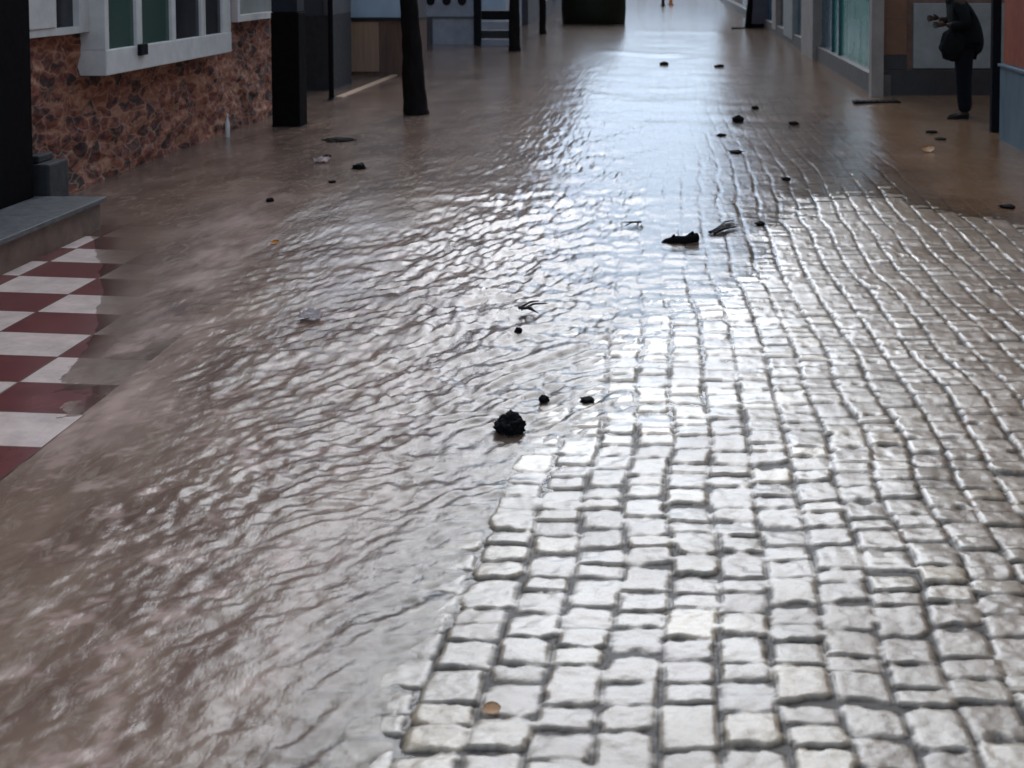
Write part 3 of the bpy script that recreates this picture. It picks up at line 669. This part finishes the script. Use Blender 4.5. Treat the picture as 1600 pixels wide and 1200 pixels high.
p = at(804, 82, .08); tree('street_tree', (p.x, p.y, .03), [(0, 0, -.05), (0, 0, .2), (0, 0, 1.6), (.05, 0, 3.2)], [.15, .115, .10, .07], (0, 0, 4.4), (1.2, 1.1), 'straight dark tree trunk at the right end of the pale slatted bench', 5)
p = at(848, 55, .08); tree('street_tree', (p.x, p.y, .03), [(0, 0, -.05), (0, 0, .2), (0, 0, 1.6), (-.05, 0, 3.0)], [.11, .085, .08, .05], (0, 0, 4.2), (1.0, 1.0), 'thinnest and farthest tree trunk, left of the dark rounded container', 9)

# ------------------------------------------------------------------ far container
p = at(925, 41, .06)
t = empty('recycling_container', (p.x, p.y + .9, .04)); tag(t, 'big dark olive rounded container at the far left of the bright road', 'container')
mb = MB(); mb.lathe([(.86, 0), (.93, .06), (.96, .5), (.95, 1.0), (.86, 1.35), (.6, 1.6), (.2, 1.7)], 40); mb.build('body', M['bin'], t, True)
mb = MB(); mb.lathe([(.975, .92), (.985, .95), (.985, 1.0), (.97, 1.03)], 40); mb.build('rim', M['iron'], t, True)
mb = MB(); mb.build('opening', M['black'], t) if 0 else mb.tube([(.3, -.90, 1.25), (.3, -1.0, 1.25)], [.13, .13], 16); mb.build('opening', M['black'], t)

t = empty('added_far_building'); tag(t, 'unseen pale building added beyond the traffic cone to dim the far reflections', 'building')
mb = MB(); mb.box(-14, 14, 118, 124, -.5, 6.5); mb.build('wall', M['white_wall'], t)  # added out of view to cut the sky glare on the far water
for k in range(9):
    for zz in (1.0, 4.0): window(t, 'S', (118, -9 + k * 2.3), 1.2, zz, zz + 1.6, M['glass_dark'], M['white_frame'], 1)
mb = MB(); mb.box(-14.3, 14.3, 117.6, 124.3, 6.5, 6.7); mb.build('roof', M['roof'], t)
# far barriers
def barrier(px, py, col, label, cat, name, wdt=.35, h=.9):
    p = at(px, py, .05); t = empty(name, (p.x, p.y, .03)); tag(t, label, cat)
    mb = MB(); mb.lathe([(wdt / 2 * .9, 0), (wdt / 2, .04), (wdt / 2 * .55, .06), (wdt / 2 * .2, h - .03), (wdt / 2 * .12, h)], 18); mb.build('body', col, t, True)
    mb = MB(); mb.lathe([(wdt / 2 * .47, h * .35), (wdt / 2 * .49, h * .36), (wdt / 2 * .36, h * .6), (wdt / 2 * .34, h * .61)], 18); mb.build('band', M['white_frame'], t, True)
barrier(1048, 8, M['orange'], 'small orange traffic cone at the far end of the bright road', 'traffic cone', 'traffic_cone')
p = at(1036, 9, .05); t = empty('bollard', (p.x, p.y, .03)); tag(t, 'black bollard just left of the far orange cone', 'bollard')
mb = MB(); mb.lathe([(.12, 0), (.12, .05), (.07, .08), (.06, .8), (.085, .82), (.085, .88), (.03, .95)], 16); mb.build('post', M['iron'], t, True)

# ------------------------------------------------------------------ right: shop row with glazed fronts
RX = 2.73
yc = at(1362, 155, .03).y
t = empty('glazed_shop'); tag(t, 'shop row with white pillars, teal shop windows and an orange-brown tiled corner', 'shop')
mb = MB(); mb.box(RX + .25, 12, yc + .3, 66, -.1, 6.2); mb.build('wall', M['plaster'], t)
mb = MB(); mb.box(RX + .02, RX + .25, yc + .12, 66, -.1, .33, .01); mb.build('plinth', M['plinth'], t)
mb = MB(); mb.box(RX + .02, RX + .3, yc + .1, 66, 2.7, 6.2); mb.build('upper_wall', M['ochre'], t)
def pil(px0, px1, m, z0=-.1, out=0.0):
    X = RX - out
    a, b_ = atX(px1, 0, X).y, atX(px0, 0, X).y
    mb = MB(); mb.box(X, RX + .3, a, b_, z0, 2.7, .01); return mb.build('pillar', m, t)
mb = MB(); mb.box(RX - .03, RX + .13, yc, yc + .22, -.1, 2.7, .01); mb.build('pillar', M['pillar'], t)
pil(1252, 1270, M['pillar'], -.1, .05); pil(1224, 1238, M['grey_white'], .2)
pil(1206, 1212, M['pillar'], .2); pil(1185, 1189, M['grey_white'], .2); pil(1172, 1176, M['white_wall'], .2)
def pane(px0, px1, m, z0=.33):
    X = RX + .12; a, b_ = atX(px1, 0, X).y, atX(px0, 0, X).y
    mb = MB(); mb.box(X, X + .03, a, b_, z0, 2.7); return mb.build('shop_window', m, t)
pane(1302, 1372, M['glass_teal']); pane(1272, 1300, M['glass_blue']); pane(1236, 1260, M['glass_blue']); pane(1214, 1230, M['glass_dark']); pane(1192, 1212, M['glass_blue'])
pane(1176, 1190, M['glass_dark']); pane(1160, 1174, M['glass_blue'])
X = RX + .10
for px in (1301, 1312):
    v = atX(px, 0, X).y; mb = MB(); mb.box(X - .02, X + .02, v - .05, v + .05, .33, 2.7, .004); mb.build('window_mullion', M['glass_blue'], t)
# frontal wall of the recess
ya = yc + .25
def fx(px): return atY(px, 60, ya).x
def fz(py): return atY(1400, py, ya).z
mb = MB(); mb.box(RX + .131, fx(1417), ya, ya + .3, fz(86), 2.7, .01); mb.build('tiled_corner', M['tile_orange'], t)
for zz in (fz(28),):
    mb = MB(); mb.box(RX + .135, fx(1417), ya - .006, ya - .001, zz, zz + .012); mb.build('tile_joint', M['riser'], t)
mb = MB(); mb.box(RX + .131, 9, ya - .02, ya + .3, -.1, fz(109), .008); mb.build('dark_plinth', M['dark_plinth'], t)
mb = MB(); mb.box(RX + .131, fx(1417), ya - .01, ya + .3, fz(109) + .002, fz(86) - .002, .004); mb.build('skirting', M['dark_plinth'], t)
mb = MB(); mb.box(fx(1417) + .003, 9, ya + .05, ya + .3, fz(109) + .002, 2.7); mb.build('backing', M['riser'], t)
mb = MB(); mb.box(fx(1427), fx(1600) , ya, ya + .045, fz(107), fz(5), .01); mb.build('white_board', M['grey_white'], t)
mb = MB(); mb.box(RX + .131, 9, ya, ya + .3, 2.7, 6.2); mb.build('upper_front', M['ochre'], t)
mb = MB(); mb.box(RX - .3, 12.2, yc - .2, 66.2, 6.2, 6.35); mb.build('roof', M['roof'], t)
for yy in (20, 24, 28, 33, 38, 44, 50, 56): window(t, 'W', (RX + .02, yy), 1.2, 3.6, 5.2, M['glass_dark'], M['white_frame'], 1)
# grate at the pillar foot
p = at(1362, 160, .05)
mb = MB(); mb.box(p.x - .25, p.x + .33, p.y - .22, p.y - .02, .05, .085, .006)
for k in range(7): mb.box(p.x - .22 + k * .08, p.x - .18 + k * .08, p.y - .20, p.y - .04, .086, .092)
tag(mb.build('drain_cover', M['iron']), 'dark drain cover at the foot of the white corner pillar', 'drain cover')

# ------------------------------------------------------------------ right near shop: blue panel, orange above
yq = at(1558, 214, .03).y - .35
t = empty('corner_kiosk'); tag(t, 'shop front at the right edge, steel-blue panel below an orange-red panel', 'shop')
KX = atY(1561, 200, yq).x
zt = atY(1575, 104, yq).z; zo = atY(1575, 20, yq).z
mb = MB(); mb.box(KX, 9, .5, yq, -.1, zt, .01); mb.build('blue_panel', M['blue_panel'], t)
mb = MB(); mb.box(KX + .03, 9, .5, yq - .01, zt + .032, 1.75, .01)
mb.build('orange_panel', M['red_panel'], t)
mb = MB(); mb.box(KX - .02, 9, .5, yq + .02, zt + .002, zt + .03, .006); mb.build('ledge', M['blue_panel'], t)
mb = MB(); mb.box(KX, 9, .5, yq, 1.752, 7.6); mb.build('wall', M['ochre'], t)  # unseen wall along the street, added for its warm reflection in the water
mb = MB(); mb.box(KX - .3, 9.2, .4, yq + .2, 7.6, 7.72); mb.build('roof', M['roof'], t)
for yy in (3, 6, 9.5): window(t, 'W', (KX, yy), 1.2, 3.4, 5.0, M['glass_dark'], M['white_frame'], 1)
p = at(1554, 210, .03)
t = empty('dark_post', (p.x, p.y, 0)); tag(t, 'tall black square post between the standing person and the blue panel', 'post')
mb = MB(); mb.box(-.045, .045, -.045, .045, 0, 2.7, .006); mb.build('shaft', M['iron'], t)
mb = MB(); mb.box(-.06, .06, -.06, .06, -.02, .05, .006); mb.build('foot', M['iron'], t)

# ------------------------------------------------------------------ far sandwich board
p = at(1168, 45, .05); q = at(1206, 54, .05)
t = empty('sandwich_board', (p.x, p.y, .03)); tag(t, 'dark framed pavement board with a grey panel in front of the far shops', 'sign board')
W_ = (1206 - 1166) / 2000 * p.y
mb = MB(); mb.tube([(0, 0, 0), (.12, .1, 1.15)], [.09, .08], 8); mb.build('leg', M['black'], t)
mb = MB(); mb.box(W_ - .1, W_ + .1, -.1, .12, -.03, 1.15, .01); mb.build('leg', M['black'], t)
mb = MB(); mb.box(-.45, .05, -.12, .12, -.02, .06, .01); mb.build('foot', M['black'], t)
mb = MB(); mb.box(.05, W_ - .1, .0, .05, -.02, .16, .01); mb.build('bottom_rail', M['black'], t)
mb = MB(); mb.box(.07, W_ - .1, .02, .04, .162, 1.1); mb.build('panel', M['plaster_grey'], t)

# ------------------------------------------------------------------ person
def skin(name, verts, edges, rad, m, parent, sub=2):
    me = bpy.data.meshes.new(name); me.from_pydata([Vector(v) for v in verts], edges, [])
    o = bpy.data.objects.new(name, me); COL.objects.link(o)
    md = o.modifiers.new('skin', 'SKIN'); md.use_smooth_shade = True
    for i, sv in enumerate(me.skin_vertices[0].data):
        r = rad[i]; sv.radius = r if isinstance(r, tuple) else (r, r); sv.use_root = (i == 0)
    s = o.modifiers.new('sub', 'SUBSURF'); s.levels = sub; s.render_levels = sub
    dg = bpy.context.evaluated_depsgraph_get(); dg.update()
    me2 = bpy.data.meshes.new_from_object(o.evaluated_get(dg)); me2.name = name
    bpy.data.objects.remove(o); me2.materials.clear(); me2.materials.append(m)
    for p_ in me2.polygons: p_.use_smooth = True
    return link(name, me2, parent)
p = at(1500, 188, .03)
t = empty('person', (p.x, p.y, .02)); tag(t, 'person in dark jacket and trousers standing side-on before the grey-white board', 'person')
# faces -X. local coordinates, 1.68 m tall, slightly stooped
# body: pelvis root
V = [(0.02, 0, .88), (0.0, 0, 1.02), (-.02, 0, 1.17), (-.06, 0, 1.30), (-.12, 0, 1.41), (-.15, -.0, 1.47), (-.18, 0, 1.52),      # 0-6 pelvis..head base
     (-.20, 0, 1.60),                                                                                                        # 7 skull
     (.02, -.09, .84), (.015, -.09, .47), (.035, -.09, .09), (-.10, -.09, .035),                                             # 8-11 near leg
     (.05, .09, .84), (.05, .09, .47), (.085, .09, .09), (-.05, .09, .035),                                                  # 12-15 far leg
     (-.05, -.17, 1.37), (-.02, -.225, 1.12), (-.17, -.19, 1.09), (-.21, -.17, 1.10),                                        # 16-19 near arm to wrist
     (-.05, .17, 1.37), (-.04, .215, 1.13), (-.18, .16, 1.14), (-.22, .14, 1.16)]                                            # 20-23
E = [(0, 1), (1, 2), (2, 3), (3, 4), (4, 5), (5, 6), (6, 7), (0, 8), (8, 9), (9, 10), (10, 11), (0, 12), (12, 13), (13, 14), (14, 15), (3, 16), (16, 17), (17, 18), (18, 19), (3, 20), (20, 21), (21, 22), (22, 23)]
RD = [(.11, .10), (.105, .10), (.115, .105), (.12, .10), (.065, .06), (.055, .055), (.075, .07), (.085, .075),
      .082, .058, .042, .032, .082, .058, .042, .032, .055, .043, .034, .025, .055, .043, .034, .025]
skin('body', V, E, RD, M['skin'], t)
# jacket: hip-length, bulky, over torso and upper arms
V = [(.05, 0, .74), (.085, 0, .88), (.06, 0, 1.05), (.00, 0, 1.22), (-.07, 0, 1.36), (-.115, 0, 1.44),
     (-.05, -.17, 1.33), (.0, -.245, 1.10), (-.17, -.195, 1.08), (-.05, .17, 1.33), (-.01, .23, 1.11), (-.17, .165, 1.13)]
E = [(0, 1), (1, 2), (2, 3), (3, 4), (4, 5), (3, 6), (6, 7), (7, 8), (3, 9), (9, 10), (10, 11)]
skin('jacket', V, E, [(.17, .17), (.215, .20), (.205, .185), (.18, .16), (.12, .11), (.09, .09), .09, .075, .055, .09, .075, .055], M['cloth_dark'], t)
V = [(.02, 0, .90), (.02, -.085, .82), (.012, -.088, .47), (.035, -.09, .10), (.045, .085, .82), (.05, .088, .47), (.085, .09, .10)]
E = [(0, 1), (1, 2), (2, 3), (0, 4), (4, 5), (5, 6)]
skin('trousers', V, E, [(.15, .14), .115, .095, .078, .115, .095, .078], M['trouser'], t)
for (x, y) in ((.03, -.09), (.08, .09)):
    V = [(x + .05, y, .05), (x - .02, y, .055), (x - .11, y, .035), (x - .20, y, .028)]
    skin('shoe', V, [(0, 1), (1, 2), (2, 3)], [.05, .055, .045, .03], M['shoe'], t)
# hair, hands with fingers, and a dark bag held in front
V = [(-.155, 0, 1.59), (-.185, 0, 1.66), (-.125, 0, 1.53)]; skin('hair', V, [(0, 1), (0, 2)], [(.095, .085), (.075, .07), .06], M['hair'], t)
mb = MB(); mb.tube([(-.28, 0, 1.555), (-.31, 0, 1.57), (-.29, 0, 1.605)], [.016, .014, .008], 8); mb.build('nose', M['skin'], t, True)
def hand(wx, wy, wz, side):
    V = [(wx, wy, wz), (wx - .05, wy, wz), (wx - .09, wy, wz)]; E = [(0, 1), (1, 2)]; Rr = [.022, .03, .028]
    for k in range(4):
        z = wz + .028 - k * .019; b0 = len(V); ln = (.035, .04, .037, .028)[k]
        V += [(wx - .10, wy, z), (wx - .10 - ln, wy - side * .005, z - .003), (wx - .105 - ln, wy - side * .035, z - .006)]
        E += [(2, b0), (b0, b0 + 1), (b0 + 1, b0 + 2)]; Rr += [.009, .0085, .007]
    b0 = len(V); V += [(wx - .045, wy - side * .02, wz + .03), (wx - .08, wy - side * .04, wz + .045)]; E += [(1, b0), (b0, b0 + 1)]; Rr += [.011, .009]
    return skin('hand', V, E, Rr, M['skin'], t, 1)
hand(-.205, -.17, 1.10, -1); hand(-.215, .14, 1.16, 1)
bgm = bmesh.new(); bmesh.ops.create_icosphere(bgm, subdivisions=4, radius=1)
for v in bgm.verts:
    c = v.co.copy(); n_ = mnoise.noise(c * 2.3) * .22 + mnoise.noise(c * 6) * .08
    sx_ = .15 * (1 + .25 * (-c.z)); v.co = Vector((c.x * sx_, c.y * .12, c.z * .20)) * (1 + n_)
me = bpy.data.meshes.new('shoulder_bag'); bgm.to_mesh(me); bgm.free(); me.materials.append(M['cloth_dark'])
for p_ in me.polygons: p_.use_smooth = True
bag = link('shoulder_bag', me); bag.location = (p.x - .10, p.y - .10, .91); tag(bag, 'dark lumpy bag held against the front of the standing person', 'bag')

# ------------------------------------------------------------------ debris on the street
def zsurf(x, y):
    X = np.array([[x]]); Y = np.array([[y]])
    X = X + np.array([[-.02, 0, .02]]); Y = Y + np.array([[-.02], [0], [.02]])
    X, Y = np.broadcast_arrays(X, Y)
    return float(max(ground_h(X, Y)[0].max(), water_h(X, Y)[1, 1]))
def gpt(px, py):
    p = at(px, py, 0); 
    for _ in range(3): p = at(px, py, zsurf(p.x, p.y))
    return p
def lump(px, py, wpx, hpx, label, cat='litter', name='debris_lump', m='debris', group=None, spiky=.3, flat=1.0, seed=0):
    p = gpt(px, py + hpx * .45); s = wpx / F * p.y / 2; hz = hpx / F * p.y / 2
    bm = bmesh.new(); bmesh.ops.create_icosphere(bm, subdivisions=5 if wpx > 30 else 3, radius=1)
    off = Vector((seed * 3.1, seed * 1.7, 2.2))
    for v in bm.verts:
        c = v.co.copy(); n_ = mnoise.noise(c * 1.6 + off) * spiky * 1.1 + mnoise.noise(c * 4.5 + off) * spiky * .7 + mnoise.noise(c * 11 + off) * spiky * .5
        v.co = Vector((c.x * s, c.y * s * flat, c.z * hz)) * (1 + n_)
    if wpx > 13:
        rn = random.Random(seed * 13 + 5); tb = MB(); tb.bm.free(); tb.bm = bm
        for k in range(5 if wpx > 30 else 3):
            a = rn.uniform(0, 6.28); e = Vector((math.cos(a), math.sin(a) * flat, rn.uniform(-.3, .7))); q = e * rn.uniform(1.15, 1.5)
            tb.tube([(e.x * s * .3, e.y * s * .3, 0), (e.x * s * .8, e.y * s * .8, e.z * hz * .6), (q.x * s, q.y * s, q.z * hz)], [s * .16, s * .10, s * .03], 6)
    me = bpy.data.meshes.new(name); bm.to_mesh(me); bm.free(); me.materials.append(M[m])
    for p_ in me.polygons: p_.use_smooth = True
    o = link(name, me); o.location = (p.x, p.y, p.z + hz * .45)
    tag(o, label, cat, group); return o
G1 = 'dark clumps lying in the water on the street'
lump(797, 656, 44, 36, 'largest black clump in the middle of the street, roughly round', 'litter', group=G1, spiky=.35, seed=1)
for i, (px, py, wp, hp, lb) in enumerate([
    (850, 621, 16, 12, 'small black clump just up and right of the largest black clump'),
    (918, 623, 22, 8, 'flat black clump lying to the right of the largest black clump'),
    (810, 514, 12, 10, 'tiny black clump just below the short dark twig mid-street'),
    (1188, 348, 15, 8, 'small dark clump at the right end of the twig spray'),
    (1153, 184, 18, 14, 'round black clump far off, right of centre, biggest of the far ones'),
    (1180, 167, 11, 7, 'tiny black clump beyond and right of the far round clump'),
    (1127, 210, 15, 5, 'flat dark clump just left and nearer than the far round clump'),
    (1150, 236, 20, 6, 'flat dark clump nearer than the far round clump, on the bright water edge'),
    (1240, 191, 15, 7, 'dark clump to the right of the far round clump'),
    (1228, 278, 14, 6, 'lone dark clump on the right side cobbles, nearer than the far group'),
    (1038, 98, 14, 7, 'dark clump with a light tip, far away in the middle of the street'),
    (1124, 102, 15, 5, 'flat dark clump far away, right of the clump in mid street'),
    (561, 258, 20, 12, 'black clump in the muddy water in front of the leaning tree'),
    (1455, 205, 18, 6, 'dark clump just in front of the feet of the standing person'),
    (1470, 216, 18, 4, 'thin dark clump just nearer than the one at the feet of the person'),
    (422, 311, 12, 8, 'dark clump in muddy water above the small orange leaf'),
    (519, 283, 12, 5, 'tiny dark clump just below left of the black clump by the tree'),
    (1575, 321, 24, 6, 'dark smear of mud close to the right edge'),
    (530, 217, 40, 5, 'long thin dark clump between the column and the leaning tree'),
    (512, 243, 12, 6, 'tiny dark clump touching the pale paper scrap near the tree')]):
    lump(px, py, wp, hp, lb, group=G1, seed=i + 2, spiky=.3)
# driftwood log + twig spray
p = gpt(1063, 378); s = 1 / F * p.y
mb = MB(); mb.tube([(-31 * s, 0, .012), (-24 * s, .01, .022), (-8 * s, 0, .030), (8 * s, -.01, .028), (17 * s, 0, .034), (29 * s, .01, .034)], [.006, .018, .028, .026, .032, .028], 12)
mb.tube([(15 * s, 0, .05), (22 * s, 0, .075)], [.016, .008], 8); mb.tube([(-12 * s, 0, .05), (-8 * s, 0, .066)], [.012, .006], 8)
o = mb.build('driftwood', M['debris'], smooth=True); o.location = (p.x, p.y, p.z - .016); o.rotation_euler = (0, R(-3), R(8)); tag(o, 'short black piece of driftwood lying across the street', 'driftwood')
def twig(px, py, segs, label, n=5, seed=0):
    rnd = random.Random(seed); p = gpt(px, py); s = 1 / F * p.y; mb = MB()
    for k in range(n):
        a = Vector((segs[0][0] * s, 0, .006)); b_ = Vector((segs[1][0] * s, (segs[0][1] - segs[1][1]) * s * p.y / HC * .8, .012))
        a += Vector((rnd.uniform(-.02, .02), rnd.uniform(-.04, .04), rnd.uniform(0, .02))); b_ += Vector((rnd.uniform(-.05, .03), rnd.uniform(-.12, .12), rnd.uniform(0, .035)))
        m_ = a.lerp(b_, .5) + Vector((0, rnd.uniform(-.03, .03), rnd.uniform(0, .02))); mb.tube([a, m_, b_], [.007, .006, .002], 6)
    o = mb.build('twig', M['twig'], smooth=True); o.location = p; tag(o, label, 'twig'); return o
twig(1112, 366, [(0, 0), (46, -14)], 'loose spray of thin dark twigs right of the driftwood', 9, 4)
twig(815, 489, [(0, 0), (34, -3)], 'short dark twig lying in mid street beyond the largest black clump', 4, 6)
twig(1000, 350, [(0, 0), (-24, 4)], 'faint thin twig just beyond and left of the driftwood', 2, 8)
# leaves
def leaf(px, py, wpx, m, label, seed, curl=.35):
    rnd = random.Random(seed); p = gpt(px, py); s = wpx / F * p.y / 2; bm = bmesh.new(); n = 9; gridv = []
    for i in range(n):
        u = i / (n - 1) * 2 - 1; wv = (1 - u * u) ** .6 * .75 + .02; row = []
        for j in range(5):
            v = (j / 4 * 2 - 1) * wv; row.append(bm.verts.new((u * s, v * s, s * (curl * (u * u) * .6 + .35 * v * v + .15) + rnd.uniform(0, .05) * s)))
        gridv.append(row)
    for i in range(n - 1):
        for j in range(4): bm.faces.new((gridv[i][j], gridv[i + 1][j], gridv[i + 1][j + 1], gridv[i][j + 1]))
    bmesh.ops.solidify(bm, geom=bm.faces[:], thickness=.0015)
    me = bpy.data.meshes.new('dead_leaf'); bm.to_mesh(me); bm.free(); me.materials.append(m)
    for p_ in me.polygons: p_.use_smooth = True
    o = link('dead_leaf', me); o.location = (p.x, p.y, p.z + .004); o.rotation_euler = (R(22), R(rnd.uniform(-10, 10)), rnd.uniform(-.4, .4)); tag(o, label, 'leaf', 'fallen leaves'); return o
leaf(768, 1112, 30, M['leaf_cream'], 'orange and cream leaf on the cobbles, the one nearest the camera', 1, .3)
leaf(1449, 237, 24, M['leaf_cream'], 'pale orange leaf on the brown wet ground near the standing person', 2, .8)
leaf(430, 381, 15, M['leaf_orange'], 'small orange leaf floating on the muddy water at left', 3)
def scrap(px, py, wpx, label, seed):
    rnd = random.Random(seed); p = gpt(px, py); p.z += .008; s = wpx / F * p.y / 2; bm = bmesh.new(); n = 7
    gv = [[bm.verts.new((s * (i / 3 - 1) + rnd.uniform(-.1, .1) * s, s * .8 * (j / 3 - 1) + rnd.uniform(-.1, .1) * s, abs(mnoise.noise(Vector((i * .6, j * .6, seed)))) * s * 1.3)) for j in range(n)] for i in range(n)]
    for i in range(n - 1):
        for j in range(n - 1): bm.faces.new((gv[i][j], gv[i + 1][j], gv[i + 1][j + 1], gv[i][j + 1]))
    bmesh.ops.solidify(bm, geom=bm.faces[:], thickness=.001)
    me = bpy.data.meshes.new('paper_scrap'); bm.to_mesh(me); bm.free(); me.materials.append(M['paper']); o = link('paper_scrap', me); o.location = (p.x, p.y, p.z + .003); tag(o, label, 'paper scrap', 'wet paper scraps')
scrap(485, 499, 36, 'pinkish white paper scrap in the rippling water at left', 1)
scrap(503, 254, 22, 'pale paper scrap in the muddy water between column and leaning tree', 2)
print('done')
